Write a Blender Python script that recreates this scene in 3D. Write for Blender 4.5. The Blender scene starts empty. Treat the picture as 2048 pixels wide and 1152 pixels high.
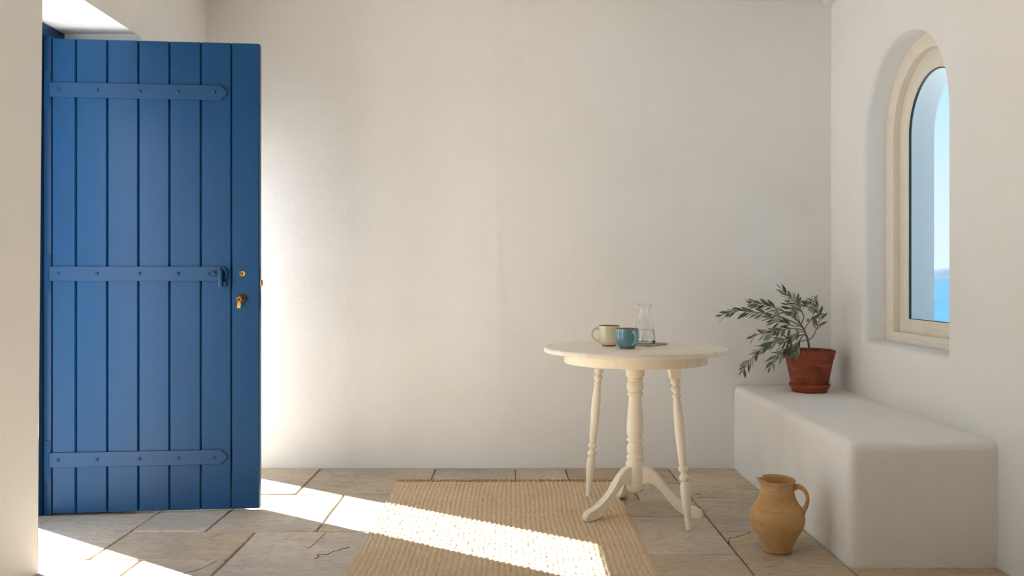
import bpy, bmesh, math, random
from mathutils import Vector, Matrix, noise

random.seed(11)
S = bpy.context.scene
COL = S.collection
PI = math.pi
F, VX, VY, CH = 1777.0, 1024.0, 553.0, 1.05      # focal length in px, vanishing point, camera height

# ---------------------------------------------------------------- camera
cam = bpy.data.cameras.new('camera')
cam.sensor_width = 36.0
cam.lens = 36.0 * F / 2048.0
cam.shift_y = (VY - 576.0) / 2048.0
cam.clip_end = 60000.0
cam.clip_start = 0.02
cam_ob = bpy.data.objects.new('camera', cam)
cam_ob.location = (0, 0, CH)
cam_ob.rotation_euler = (PI / 2, 0, 0)
COL.objects.link(cam_ob)
S.camera = cam_ob

# ---------------------------------------------------------------- light
SUN_EL = math.radians(30.0)
SUN_H = Vector((1.0, -0.70, 0)).normalized()       # horizontal direction the sunlight travels
SUN_POWER, SKY_POWER, EXPOSURE = 6.1, 0.245, 2.5

w = bpy.data.worlds.new('world')
S.world = w
w.use_nodes = True
nt = w.node_tree
bg = nt.nodes['Background']
# clear sky: pale at the horizon, deeper blue overhead, the same all round
tc = nt.nodes.new('ShaderNodeTexCoord')
sx = nt.nodes.new('ShaderNodeSeparateXYZ')
rp = nt.nodes.new('ShaderNodeValToRGB')
nt.links.new(tc.outputs['Generated'], sx.inputs[0])
nt.links.new(sx.outputs['Z'], rp.inputs[0])
stops = [(0.0, (0.78, 0.875, 0.92)), (0.085, (0.70, 0.84, 0.91)), (0.19, (0.52, 0.77, 0.915)), (0.5, (0.26, 0.52, 0.86)), (1.0, (0.14, 0.35, 0.74))]
while len(rp.color_ramp.elements) < len(stops):
    rp.color_ramp.elements.new(0.5)
for el_, (pos, c_) in zip(rp.color_ramp.elements, stops):
    el_.position = pos
    el_.color = (*c_, 1)
nt.links.new(rp.outputs[0], bg.inputs[0])
bg.inputs[1].default_value = SKY_POWER

sl = bpy.data.lights.new('sun', 'SUN')
sl.energy = SUN_POWER
sl.angle = math.radians(0.55)
sl.color = (0.965, 0.985, 1.0)
sun = bpy.data.objects.new('sun', sl)
sv = Vector((SUN_H.x * math.cos(SUN_EL), SUN_H.y * math.cos(SUN_EL), -math.sin(SUN_EL)))
sun.rotation_euler = sv.to_track_quat('-Z', 'Y').to_euler()
sun.location = (-8, 9, 8)
COL.objects.link(sun)

S.view_settings.view_transform = 'Standard'
S.view_settings.look = 'None'
S.view_settings.gamma = 1.0
S.view_settings.use_curve_mapping = False
S.view_settings.exposure = EXPOSURE
S.cycles.max_bounces = 12
S.cycles.diffuse_bounces = 7
S.cycles.adaptive_threshold = 0.02
S.cycles.glossy_bounces = 4
S.cycles.transmission_bounces = 12
S.cycles.transparent_max_bounces = 12
S.cycles.caustics_refractive = False
S.cycles.caustics_reflective = False


# ---------------------------------------------------------------- helpers
def at(x, y, Y):
    """point at distance Y that the photograph shows at pixel x, y"""
    return Vector(((x - VX) / F * Y, Y, CH - (y - VY) / F * Y))


def on_floor(x, y, z=0.0):
    Y = F * (CH - z) / (y - VY)
    return Vector(((x - VX) / F * Y, Y, z))


def link(name, me, m=None, parent=None, smooth=False, loc=None):
    o = bpy.data.objects.new(name, me)
    COL.objects.link(o)
    if m is not None:
        for mm in (m if isinstance(m, (list, tuple)) else [m]):
            me.materials.append(mm)
    if smooth:
        me.polygons.foreach_set('use_smooth', [True] * len(me.polygons))
    if parent is not None:
        o.parent = parent
    if loc is not None:
        o.location = loc
    return o


def pyd(name, vs, fs, m=None, parent=None, smooth=False, loc=None):
    me = bpy.data.meshes.new(name)
    me.from_pydata([tuple(v) for v in vs], [], fs)
    me.update()
    return link(name, me, m, parent, smooth, loc)


def frombm(name, bm, m=None, parent=None, smooth=False, loc=None):
    bmesh.ops.recalc_face_normals(bm, faces=bm.faces)
    me = bpy.data.meshes.new(name)
    bm.to_mesh(me)
    bm.free()
    return link(name, me, m, parent, smooth, loc)


def sharp(o, deg=35):
    me = o.data
    me.polygons.foreach_set('use_smooth', [True] * len(me.polygons))
    me.set_sharp_from_angle(angle=math.radians(deg))
    return o


def tag(o, label, cat=None, group=None, kind=None):
    o['label'] = label
    if cat:
        o['category'] = cat
    if group:
        o['group'] = group
    if kind:
        o['kind'] = kind
    return o


def empty(name, loc, rz=0.0):
    o = bpy.data.objects.new(name, None)
    o.location = loc
    o.rotation_euler = (0, 0, rz)
    o.empty_display_size = 0.05
    COL.objects.link(o)
    return o


def bm_box(x0, x1, y0, y1, z0, z1, bev=0.0, seg=2):
    bm = bmesh.new()
    vs = [bm.verts.new((x, y, z)) for x in (x0, x1) for y in (y0, y1) for z in (z0, z1)]
    for f in ((0, 1, 3, 2), (4, 6, 7, 5), (0, 4, 5, 1), (2, 3, 7, 6), (0, 2, 6, 4), (1, 5, 7, 3)):
        bm.faces.new([vs[i] for i in f])
    if bev > 0:
        bmesh.ops.bevel(bm, geom=bm.edges[:], offset=bev, segments=seg, affect='EDGES', profile=0.5)
    return bm


def box(name, x0, x1, y0, y1, z0, z1, m, parent=None, bev=0.0, seg=2):
    o = frombm(name, bm_box(x0, x1, y0, y1, z0, z1, bev, seg), m, parent)
    return sharp(o, 40)


def lathe_data(prof, seg=48, close_bottom=True, close_top=False, warp=None):
    vs, fs = [], []
    n = len(prof)
    for (r, z) in prof:
        for k in range(seg):
            a = 2 * PI * k / seg
            p = Vector((r * math.cos(a), r * math.sin(a), z))
            if warp:
                p = warp(p, a)
            vs.append(p)
    for i in range(n - 1):
        for k in range(seg):
            k2 = (k + 1) % seg
            fs.append((i * seg + k, i * seg + k2, (i + 1) * seg + k2, (i + 1) * seg + k))
    if close_bottom:
        fs.append(tuple(reversed(range(seg))))
    if close_top:
        fs.append(tuple((n - 1) * seg + k for k in range(seg)))
    return vs, fs


def lathe(name, prof, m, parent=None, seg=48, close_bottom=True, close_top=False, warp=None, loc=None, ang=50):
    vs, fs = lathe_data(prof, seg, close_bottom, close_top, warp)
    o = pyd(name, vs, fs, m, parent, loc=loc)
    return sharp(o, ang)


def smooth_path(pts, sub=5):
    """Catmull-Rom through points (tuples of any length)"""
    out = []
    n = len(pts)
    for i in range(n - 1):
        p0, p1, p2, p3 = pts[max(i - 1, 0)], pts[i], pts[i + 1], pts[min(i + 2, n - 1)]
        for k in range(sub):
            t = k / sub
            out.append(tuple(0.5 * (2 * b + (c - a) * t + (2 * a - 5 * b + 4 * c - d) * t * t +
                                    (3 * b - a - 3 * c + d) * t ** 3) for a, b, c, d in zip(p0, p1, p2, p3)))
    out.append(tuple(pts[-1]))
    return out


def tube_data(path, radii, seg=8, flat=None, vs=None, fs=None):
    """tube along path; flat = (unit vector, factor) squeezes the section along that vector"""
    vs = [] if vs is None else vs
    fs = [] if fs is None else fs
    base = len(vs)
    P = [Vector(p) for p in path]
    n = len(P)
    up = Vector((0, 0, 1))
    prev = None
    for i in range(n):
        t = (P[min(i + 1, n - 1)] - P[max(i - 1, 0)])
        t = t.normalized() if t.length > 1e-9 else Vector((0, 0, 1))
        if prev is None:
            a = t.cross(up)
            if a.length < 1e-3:
                a = t.cross(Vector((1, 0, 0)))
            a.normalize()
        else:
            a = (prev - t * prev.dot(t)).normalized()
        prev = a
        b = t.cross(a)
        r = radii[i] if hasattr(radii, '__len__') else radii
        for k in range(seg):
            an = 2 * PI * k / seg
            off = (a * math.cos(an) + b * math.sin(an)) * r
            if flat:
                off = off - flat[0] * (off.dot(flat[0]) * (1 - flat[1]))
            vs.append(P[i] + off)
    for i in range(n - 1):
        for k in range(seg):
            k2 = (k + 1) % seg
            fs.append((base + i * seg + k, base + i * seg + k2, base + (i + 1) * seg + k2, base + (i + 1) * seg + k))
    fs.append(tuple(base + k for k in reversed(range(seg))))
    fs.append(tuple(base + (n - 1) * seg + k for k in range(seg)))
    return vs, fs


def tube(name, path, radii, m, parent=None, seg=8, flat=None):
    vs, fs = tube_data(path, radii, seg, flat)
    return pyd(name, vs, fs, m, parent, smooth=True)


# ---------------------------------------------------------------- materials
def srgb(r, g, b):
    return tuple((c / 255 / 12.92 if c / 255 <= 0.04045 else ((c / 255 + 0.055) / 1.055) ** 2.4) for c in (r, g, b))


def mat(name, base, rough=0.6, layers=(), bump=(), metallic=0.0, spec=0.5, rand=0.0, coat=0.0, world=False, sheen=0.0, satr=0.0):
    """principled; layers = (colour, noise scale (x,y,z) or number, low, high, amount); bump = (scale, strength, distance)"""
    m = bpy.data.materials.new(name)
    m.use_nodes = True
    t = m.node_tree
    N, L = t.nodes, t.links
    p = N['Principled BSDF']
    p.inputs['Roughness'].default_value = rough
    p.inputs['Metallic'].default_value = metallic
    p.inputs['Specular IOR Level'].default_value = spec
    p.inputs['Coat Weight'].default_value = coat
    p.inputs['Sheen Weight'].default_value = sheen
    if world:
        co = N.new('ShaderNodeNewGeometry').outputs['Position']
    else:
        co = N.new('ShaderNodeTexCoord').outputs['Object']
    oi = N.new('ShaderNodeObjectInfo')
    if rand:
        ad = N.new('ShaderNodeVectorMath')
        ad.operation = 'MULTIPLY_ADD'
        cx = N.new('ShaderNodeCombineXYZ')
        for k in range(3):
            L.new(oi.outputs['Random'], cx.inputs[k])
        L.new(cx.outputs[0], ad.inputs[0])
        ad.inputs[1].default_value = (37.0, 19.0, 53.0)
        L.new(co, ad.inputs[2])
        co = ad.outputs[0]

    def nz(scale, detail=6.0, rgh=0.6, dist=0.0):
        n = N.new('ShaderNodeTexNoise')
        n.inputs['Detail'].default_value = detail
        n.inputs['Roughness'].default_value = rgh
        n.inputs['Distortion'].default_value = dist
        if hasattr(scale, '__len__'):
            mp = N.new('ShaderNodeMapping')
            mp.inputs['Scale'].default_value = scale
            L.new(co, mp.inputs[0])
            L.new(mp.outputs[0], n.inputs['Vector'])
            n.inputs['Scale'].default_value = 1.0
        else:
            L.new(co, n.inputs['Vector'])
            n.inputs['Scale'].default_value = scale
        return n

    cur = None
    for (c, sc, lo, hi, amt) in layers:
        n = nz(sc, 4.0, dist=0.3)
        r = N.new('ShaderNodeMapRange')
        r.inputs['From Min'].default_value = lo
        r.inputs['From Max'].default_value = hi
        r.inputs['To Max'].default_value = amt
        L.new(n.outputs[0], r.inputs[0])
        mx = N.new('ShaderNodeMix')
        mx.data_type = 'RGBA'
        L.new(r.outputs[0], mx.inputs['Factor'])
        if cur is None:
            mx.inputs[6].default_value = (*base, 1)
        else:
            L.new(cur, mx.inputs[6])
        mx.inputs[7].default_value = (*c, 1)
        cur = mx.outputs[2]
    if rand:
        hv = N.new('ShaderNodeHueSaturation')
        mr = N.new('ShaderNodeMapRange')
        mr.inputs['To Min'].default_value = 1 - rand
        mr.inputs['To Max'].default_value = 1 + rand
        L.new(oi.outputs['Random'], mr.inputs[0])
        L.new(mr.outputs[0], hv.inputs['Value'])
        if satr:
            w1 = N.new('ShaderNodeTexWhiteNoise')
            w1.noise_dimensions = '1D'
            L.new(oi.outputs['Random'], w1.inputs['W'])
            ms = N.new('ShaderNodeMapRange')
            ms.inputs['To Min'].default_value = 1 - satr
            ms.inputs['To Max'].default_value = 1 + satr * 0.35
            L.new(w1.outputs['Value'], ms.inputs[0])
            L.new(ms.outputs[0], hv.inputs['Saturation'])
        if cur is None:
            hv.inputs['Color'].default_value = (*base, 1)
        else:
            L.new(cur, hv.inputs['Color'])
        cur = hv.outputs[0]
    if cur is None:
        p.inputs['Base Color'].default_value = (*base, 1)
    else:
        L.new(cur, p.inputs['Base Color'])
    last = None
    for (sc, st, di) in bump:
        b = N.new('ShaderNodeBump')
        b.inputs['Strength'].default_value = st
        b.inputs['Distance'].default_value = di
        L.new(nz(sc, 2.0, 0.55).outputs[0], b.inputs['Height'])
        if last is not None:
            L.new(last, b.inputs['Normal'])
        last = b.outputs[0]
    if last is not None:
        L.new(last, p.inputs['Normal'])
    return m


M = {}
M['plaster'] = mat('plaster', (0.845, 0.838, 0.822), 0.9,
                   [((0.79, 0.765, 0.72), 1.3, 0.45, 0.75, 0.5), ((0.87, 0.865, 0.85), 2.2, 0.5, 0.8, 0.5)],
                   [(5.0, 0.20, 0.02), (38.0, 0.28, 0.004), (140.0, 0.50, 0.002)], spec=0.2, world=True)
M['bench_plaster'] = mat('bench_plaster', (0.85, 0.84, 0.815), 0.9,
                         [((0.79, 0.76, 0.71), 3.0, 0.5, 0.8, 0.6)],
                         [(7.0, 0.3, 0.02), (45.0, 0.35, 0.006), (170.0, 0.25, 0.0025)], spec=0.2, world=True)
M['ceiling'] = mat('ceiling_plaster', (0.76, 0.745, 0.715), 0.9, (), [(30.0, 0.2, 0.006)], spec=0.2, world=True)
M['slab'] = mat('flagstone', srgb(198, 178, 150), 0.62,
                [(srgb(172, 160, 146), (2.2, 3.2, 3), 0.42, 0.68, 0.85),
                 (srgb(212, 196, 172), (3.0, 8.0, 3), 0.52, 0.74, 0.8),
                 (srgb(176, 138, 88), (3.5, 5.0, 3), 0.60, 0.74, 0.75),
                 (srgb(120, 110, 102), (9.0, 14.0, 9), 0.62, 0.80, 0.55),
                 (srgb(152, 132, 108), (26.0, 46.0, 26.0), 0.48, 0.68, 0.55),
                 (srgb(110, 96, 82), 75.0, 0.62, 0.78, 0.6)],
                [(6.0, 0.40, 0.012), ((14.0, 30.0, 20.0), 0.5, 0.005), (140.0, 0.5, 0.0018)], spec=0.35, rand=0.10, satr=0.36)
M['mortar'] = mat('mortar', srgb(122, 108, 94), 0.95, [(srgb(156, 140, 122), 20.0, 0.4, 0.7, 0.8)], [(80.0, 0.5, 0.003)], world=True)
M['crack'] = mat('crack', srgb(116, 100, 86), 0.95)
M['paving'] = mat('warm_paving', (0.72, 0.675, 0.63), 0.85, [((0.64, 0.60, 0.555), 0.9, 0.4, 0.7, 0.7)], [(20.0, 0.3, 0.004)], world=True)
M['terrace'] = mat('terrace_stone', (0.84, 0.82, 0.79), 0.85, [((0.76, 0.74, 0.71), 0.9, 0.4, 0.7, 0.7)], [(20.0, 0.3, 0.004)], world=True)
M['blue'] = mat('blue_paint', (0.0050, 0.056, 0.152), 0.36,
                [((0.008, 0.058, 0.15), (16.0, 16.0, 1.2), 0.45, 0.7, 0.8), ((0.0055, 0.042, 0.115), 3.0, 0.5, 0.75, 0.6), ((0.16, 0.24, 0.32), (70.0, 70.0, 24.0), 0.725, 0.76, 0.5)],
                [((60.0, 60.0, 2.5), 0.10, 0.002), (120.0, 0.08, 0.001)], spec=0.28, rand=0.03)
M['blue_iron'] = mat('blue_painted_iron', (0.007, 0.053, 0.14), 0.42, (), [(70.0, 0.12, 0.001)], spec=0.36)
M['blue_frame'] = mat('blue_frame_paint', (0.006, 0.046, 0.125), 0.5, (), [((50.0, 50.0, 3.0), 0.1, 0.002)])
M['brass'] = mat('brass', srgb(196, 150, 70), 0.35, [(srgb(120, 84, 40), 90.0, 0.45, 0.7, 0.7)], metallic=0.9)
M['old_brass'] = mat('old_brass', srgb(120, 84, 44), 0.45, [(srgb(70, 48, 26), 120.0, 0.4, 0.7, 0.8)], metallic=0.85)
M['yellow_tag'] = mat('yellow_key_tag', srgb(214, 168, 60), 0.5)
M['dark'] = mat('dark_slot', (0.01, 0.01, 0.01), 0.8)
M['cream_wood'] = mat('cream_painted_wood', srgb(242, 234, 217), 0.5,
                      [(srgb(226, 210, 182), (14.0, 14.0, 4.0), 0.5, 0.72, 0.55), (srgb(176, 150, 116), (60.0, 60.0, 9.0), 0.70, 0.80, 0.5)],
                      [((70.0, 70.0, 12.0), 0.12, 0.002)], spec=0.4)
M['top_wood'] = mat('whitewashed_table_top', srgb(240, 232, 219), 0.48,
                    [(srgb(222, 209, 189), (3.0, 26.0, 20.0), 0.48, 0.70, 0.7), (srgb(176, 154, 126), (5.0, 70.0, 40.0), 0.66, 0.80, 0.5)],
                    [((6.0, 80.0, 60.0), 0.15, 0.0015)], spec=0.4)
M['jute'] = mat('jute', srgb(214, 190, 158), 0.95,
                [(srgb(230, 210, 182), (45.0, 90.0, 30.0), 0.45, 0.7, 0.7), (srgb(172, 140, 104), (60.0, 110.0, 30.0), 0.56, 0.76, 0.75),
                 (srgb(200, 172, 136), 3.0, 0.45, 0.7, 0.5)],
                [((260.0, 90.0, 200.0), 0.5, 0.0015)], spec=0.15, world=True)
M['jute_dark'] = mat('jute_fringe', srgb(190, 154, 112), 0.95, [(srgb(140, 104, 68), 60.0, 0.4, 0.7, 0.8)], spec=0.1, world=True)
M['terracotta'] = mat('terracotta', srgb(142, 74, 50), 0.8,
                      [(srgb(108, 52, 36), 14.0, 0.42, 0.66, 0.8), (srgb(170, 124, 106), (10.0, 10.0, 26.0), 0.54, 0.76, 0.7),
                       (srgb(92, 52, 40), 30.0, 0.62, 0.80, 0.55)],
                      [((6.0, 6.0, 220.0), 0.12, 0.0012), (90.0, 0.25, 0.001)], spec=0.25)
M['saucer'] = mat('saucer_terracotta', srgb(156, 80, 48), 0.75, [(srgb(122, 58, 36), 16.0, 0.42, 0.7, 0.7)], [(90.0, 0.2, 0.001)], spec=0.25)
M['soil'] = mat('soil', srgb(66, 46, 36), 0.95, [(srgb(96, 70, 54), 60.0, 0.45, 0.7, 0.8)], [(70.0, 0.9, 0.01)])
M['jug'] = mat('ochre_clay', srgb(200, 162, 112), 0.8,
               [(srgb(186, 136, 78), (7.0, 7.0, 11.0), 0.46, 0.68, 0.85), (srgb(206, 178, 132), (9.0, 9.0, 20.0), 0.52, 0.72, 0.75),
                (srgb(176, 104, 54), (10.0, 10.0, 16.0), 0.58, 0.76, 0.6), (srgb(120, 84, 48), (26.0, 26.0, 40.0), 0.64, 0.80, 0.55)],
               [((4.0, 4.0, 210.0), 0.22, 0.0014), (110.0, 0.25, 0.001)], spec=0.25)
M['cream_glaze'] = mat('cream_glaze', srgb(234, 222, 190), 0.25, [(srgb(218, 198, 154), (10.0, 10.0, 30.0), 0.45, 0.7, 0.7)],
                       [((3.0, 3.0, 240.0), 0.08, 0.001)], spec=0.5, coat=0.3)
M['glaze_edge'] = mat('bare_clay_edge', srgb(150, 112, 70), 0.6, [(srgb(116, 82, 50), 60.0, 0.4, 0.7, 0.7)])
M['blue_glaze'] = mat('blue_glaze', srgb(98, 146, 160), 0.22, [(srgb(74, 122, 140), (14.0, 14.0, 50.0), 0.45, 0.68, 0.8), (srgb(120, 160, 150), 26.0, 0.58, 0.78, 0.6)],
                      [((3.0, 3.0, 260.0), 0.12, 0.0012)], spec=0.5, coat=0.3)
M['blue_glaze_highlight'] = mat('blue_glaze_painted_highlight', srgb(136, 180, 188), 0.22, [(srgb(96, 146, 160), 40.0, 0.45, 0.68, 0.7)], spec=0.5, coat=0.3)  # paler blue paints in the highlight on the mug's handle
M['mug_inside'] = mat('brown_glaze_inside', srgb(128, 96, 62), 0.35)
M['slate'] = mat('slate', srgb(184, 168, 142), 0.75, [(srgb(142, 130, 112), 20.0, 0.42, 0.68, 0.8)], [(40.0, 0.4, 0.002)])
M['window_paint'] = mat('window_paint', srgb(234, 226, 212), 0.45, [(srgb(214, 200, 178), (9.0, 9.0, 9.0), 0.55, 0.78, 0.5)], [(60.0, 0.08, 0.001)], spec=0.4)
M['gasket'] = mat('dark_gasket', srgb(44, 54, 60), 0.5)
M['bark'] = mat('olive_bark', srgb(132, 116, 100), 0.9, [(srgb(88, 76, 64), 80.0, 0.4, 0.7, 0.8)], [(120.0, 0.5, 0.002)])
M['leaf_top'] = mat('leaf_upper_side', srgb(98, 110, 80), 0.45, [(srgb(72, 86, 62), 40.0, 0.4, 0.7, 0.8)], spec=0.45, rand=0.30)
M['leaf_under'] = mat('leaf_under_side', srgb(158, 164, 138), 0.6, [(srgb(136, 146, 118), 40.0, 0.4, 0.7, 0.8)], spec=0.3, rand=0.2)
M['sea'] = mat('sea_water', (0.020, 0.115, 0.18), 0.35, [((0.014, 0.088, 0.15), (0.02, 0.02, 1), 0.4, 0.7, 0.8)],
               [((0.10, 0.25, 1.0), 0.5, 1.2)], world=True, spec=0.4)
M['hill'] = mat('hill_scrub_haze_tint', srgb(74, 88, 102), 0.95, [(srgb(60, 74, 88), 0.004, 0.42, 0.66, 0.8)], [(0.02, 0.5, 10.0)], world=True)  # distance haze is mixed into the scrub colour as blue-grey


def glass_mat(name, ior=1.48, col=(1, 1, 1)):
    m = bpy.data.materials.new(name)
    m.use_nodes = True
    p = m.node_tree.nodes['Principled BSDF']
    p.inputs['Base Color'].default_value = (*col, 1)
    p.inputs['Roughness'].default_value = 0.0
    p.inputs['IOR'].default_value = ior
    p.inputs['Transmission Weight'].default_value = 1.0
    return m


M['glass'] = glass_mat('clear_glass', 1.48, (0.97, 0.985, 0.98))
M['water'] = glass_mat('water', 1.33, (0.985, 0.99, 0.99))


def pane_mat():
    m = bpy.data.materials.new('window_glass')
    m.use_nodes = True
    t = m.node_tree
    for n in list(t.nodes):
        t.nodes.remove(n)
    out = t.nodes.new('ShaderNodeOutputMaterial')
    mx = t.nodes.new('ShaderNodeMixShader')
    tr = t.nodes.new('ShaderNodeBsdfTransparent')
    gl = t.nodes.new('ShaderNodeBsdfGlossy')
    gl.inputs['Roughness'].default_value = 0.02
    tr.inputs[0].default_value = (0.90, 0.94, 0.95, 1)
    mx.inputs[0].default_value = 0.06
    t.links.new(tr.outputs[0], mx.inputs[1])
    t.links.new(gl.outputs[0], mx.inputs[2])
    t.links.new(mx.outputs[0], out.inputs[0])
    return m


M['pane'] = pane_mat()

# ---------------------------------------------------------------- the room shell
XL, XLO = -1.674, -2.12          # left wall, inside and outside face
XR, XRO = 1.75, 2.04             # right wall
YB, YBO = 4.87, 5.17             # back wall
YF = -2.2                        # wall behind the camera
ZC = 2.5625                      # ceiling
SOFFIT = 2.149

# back wall: a plastered face with a slight ridge, and its body behind
def back_face(x, z):
    v = 0.0035 * noise.noise(Vector((x * 1.1, 3.3, z * 1.1))) + 0.0018 * noise.noise(Vector((x * 4.0, 7.3, z * 4.0)))
    xr = -0.07 + 0.018 * noise.noise(Vector((0.0, 1.7, z * 2.2))) + 0.012 * noise.noise(Vector((2.0, 1.7, z * 6.0))) + 0.02 * (0.9 - z)
    fade = 0.35 + 0.65 * max(0.0, 1 - abs(z - 1.0) / 1.3)
    u = (x - xr) / 0.022
    v += -0.0026 * fade * math.exp(-u * u) - 0.0018 * fade / (1 + math.exp(max(-40, min(40, (x - xr) / 0.012))))
    return v


vs, fs = [], []
nx, nz_ = 240, 150
for j in range(nz_ + 1):
    z = -0.06 + (2.75 + 0.06) * j / nz_
    for i in range(nx + 1):
        x = XL + (XRO - XL) * i / nx
        vs.append((x, YB + back_face(x, z), z))
for j in range(nz_):
    for i in range(nx):
        a = j * (nx + 1) + i
        fs.append((a, a + 1, a + nx + 2, a + nx + 1))
b0 = len(vs)
vs += [(XL, YBO, -0.06), (XRO, YBO, -0.06), (XRO, YBO, 2.75), (XL, YBO, 2.75)]
fs.append((b0, b0 + 3, b0 + 2, b0 + 1))
fs.append(tuple([b0, b0 + 1] + [i for i in reversed(range(nx + 1))]))
fs.append(tuple([b0 + 3] + [nz_ * (nx + 1) + i for i in range(nx + 1)] + [b0 + 2]))
fs.append(tuple([b0] + [j * (nx + 1) for j in range(nz_ + 1)] + [b0 + 3]))
fs.append(tuple([b0 + 1, b0 + 2] + [j * (nx + 1) + nx for j in reversed(range(nz_ + 1))]))
o = sharp(pyd('wall_back', vs, fs, M['plaster']), 40)
tag(o, 'white plastered back wall with a faint vertical ridge behind the table', 'wall', kind='structure')

# left wall: one body with the doorway and, behind the open leaf, a second opening; nearer the camera an unseen one added for fill light
poly = [(YF - 0.3, -0.06), (2.1, -0.06), (2.1, 2.10), (2.78, 2.10), (2.78, -0.06), (3.151, -0.06), (3.151, SOFFIT), (4.026, SOFFIT), (4.026, -0.06), (4.35, -0.06), (4.35, 1.725),
        (5.42, 1.725), (5.42, -0.06), (5.7, -0.06), (5.7, 2.75), (YF - 0.3, 2.75)]
bm = bmesh.new()
A = [bm.verts.new((XL, y, z)) for (y, z) in poly]
B = [bm.verts.new((XLO, y, z)) for (y, z) in poly]
bm.faces.new(A)
bm.faces.new(list(reversed(B)))
n = len(poly)
for i in range(n):
    j = (i + 1) % n
    bm.faces.new((A[j], A[i], B[i], B[j]))
bm.verts.ensure_lookup_table()
bev = [e for e in bm.edges if all(abs(v.co.x - XL) < 1e-6 for v in e.verts) and
       any(e.verts[0].co.y != e.verts[1].co.y or True for _ in (0,)) and
       3.1 < (e.verts[0].co.y + e.verts[1].co.y) / 2 < 4.1 and (e.verts[0].co.z + e.verts[1].co.z) / 2 > 0.5]
bmesh.ops.bevel(bm, geom=bev, offset=0.018, segments=4, affect='EDGES', profile=0.5)
o = sharp(frombm('wall_left', bm, M['plaster']), 40)
tag(o, 'thick white plastered wall beside the camera with the deep doorway of the blue door', 'wall', kind='structure')

box('wall_front', XLO, XRO, YF - 0.3, YF, -0.06, 2.75, M['plaster'])
tag(bpy.data.objects['wall_front'], 'white plastered wall closing the room behind the viewer', 'wall', kind='structure')
box('ceiling', XLO - 0.15, XRO + 0.12, YF - 0.3, 5.75, ZC, 2.9, M['ceiling'])
tag(bpy.data.objects['ceiling'], 'flat white plastered ceiling just touching the top of view', 'ceiling', kind='structure')
o = box('trim_1', 1.705, 1.765, 4.795, 4.88, 2.538, 2.58, M['ceiling'], bev=0.004)
tag(o, 'small white plaster block in the corner under the ceiling', 'trim', kind='structure')

# right wall with the arched window opening
WC, WR, WS, WSILL = 4.0015, 0.4225, 1.7235, 0.73     # centre along y, radius, springing height, sill height


def arch(side, bottom, nb=8, ns=14, na=40):
    """closed loop of (y, z), inset from the opening by side / bottom (negative = outside)"""
    r = WR - side
    zb = WSILL + bottom
    pts = []
    for i in range(nb):
        pts.append((WC + r - 2 * r * i / nb, zb))
    for i in range(ns):
        pts.append((WC - r, zb + (WS - zb) * i / ns))
    for i in range(na):
        a = PI - PI * i / na
        pts.append((WC + r * math.cos(a), WS + r * math.sin(a)))
    for i in range(ns):
        pts.append((WC + r, WS + (zb - WS) * i / ns))
    return pts


def loft(name, loops, m, parent=None, closed=False, smooth_deg=35):
    vs, fs = [], []
    for (x, lp) in loops:
        vs += [(x, y, z) for (y, z) in lp]
    n = len(loops[0][1])
    k = len(loops)
    for i in range(k if closed else k - 1):
        i2 = (i + 1) % k
        for j in range(n):
            j2 = (j + 1) % n
            fs.append((i * n + j, i * n + j2, i2 * n + j2, i2 * n + j))
    bm = bmesh.new()
    V = [bm.verts.new(v) for v in vs]
    for f in fs:
        bm.faces.new([V[q] for q in f])
    return sharp(frombm(name, bm, m, parent), smooth_deg)


bm = bmesh.new()
loops = []
R0 = 0.03
for k in range(6):
    a = PI / 2 * k / 5
    loops.append((XR + R0 * (1 - math.cos(a)), arch(-R0 * (1 - math.sin(a)), -R0 * (1 - math.sin(a)))))
loops.append((1.90, arch(0.0, 0.0)))
loops.append((1.90, arch(0.13, 0.09)))
loops.append((XRO, arch(0.13, 0.09)))
rings = []
for (x, lp) in loops:
    rings.append([bm.verts.new((x, y, z)) for (y, z) in lp])
for a, b in zip(rings[:-1], rings[1:]):
    for j in range(len(a)):
        j2 = (j + 1) % len(a)
        bm.faces.new((a[j], a[j2], b[j2], b[j]))


def rect_fill(x, ring, y0, y1, z0, z1):
    rc = [bm.verts.new((x, y, z)) for (y, z) in ((y0, z0), (y1, z0), (y1, z1), (y0, z1))]
    es = [bm.edges.new((rc[i], rc[(i + 1) % 4])) for i in range(4)]
    es += [bm.edges.get((ring[j], ring[(j + 1) % len(ring)])) for j in range(len(ring))]
    bmesh.ops.triangle_fill(bm, use_beauty=True, edges=es)
    return rc


ra = rect_fill(XR, rings[0], YF - 0.3, YBO, -0.06, 2.75)
rb = rect_fill(XRO, rings[-1], YF - 0.3, YBO, -0.06, 2.75)
for i in range(4):
    bm.faces.new((ra[i], ra[(i + 1) % 4], rb[(i + 1) % 4], rb[i]))
o = sharp(frombm('wall_right', bm, M['plaster']), 30)
tag(o, 'white plastered side wall with the deep round arched window above the bench', 'wall', kind='structure')

win = empty('window_1', (1.86, WC, WSILL))
tag(win, 'cream painted round arched window looking out over the blue sea', 'window', kind='structure')


def under(o, p):
    o.parent = p
    o.matrix_parent_inverse = Matrix.Translation(p.location).inverted()
    return o


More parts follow.
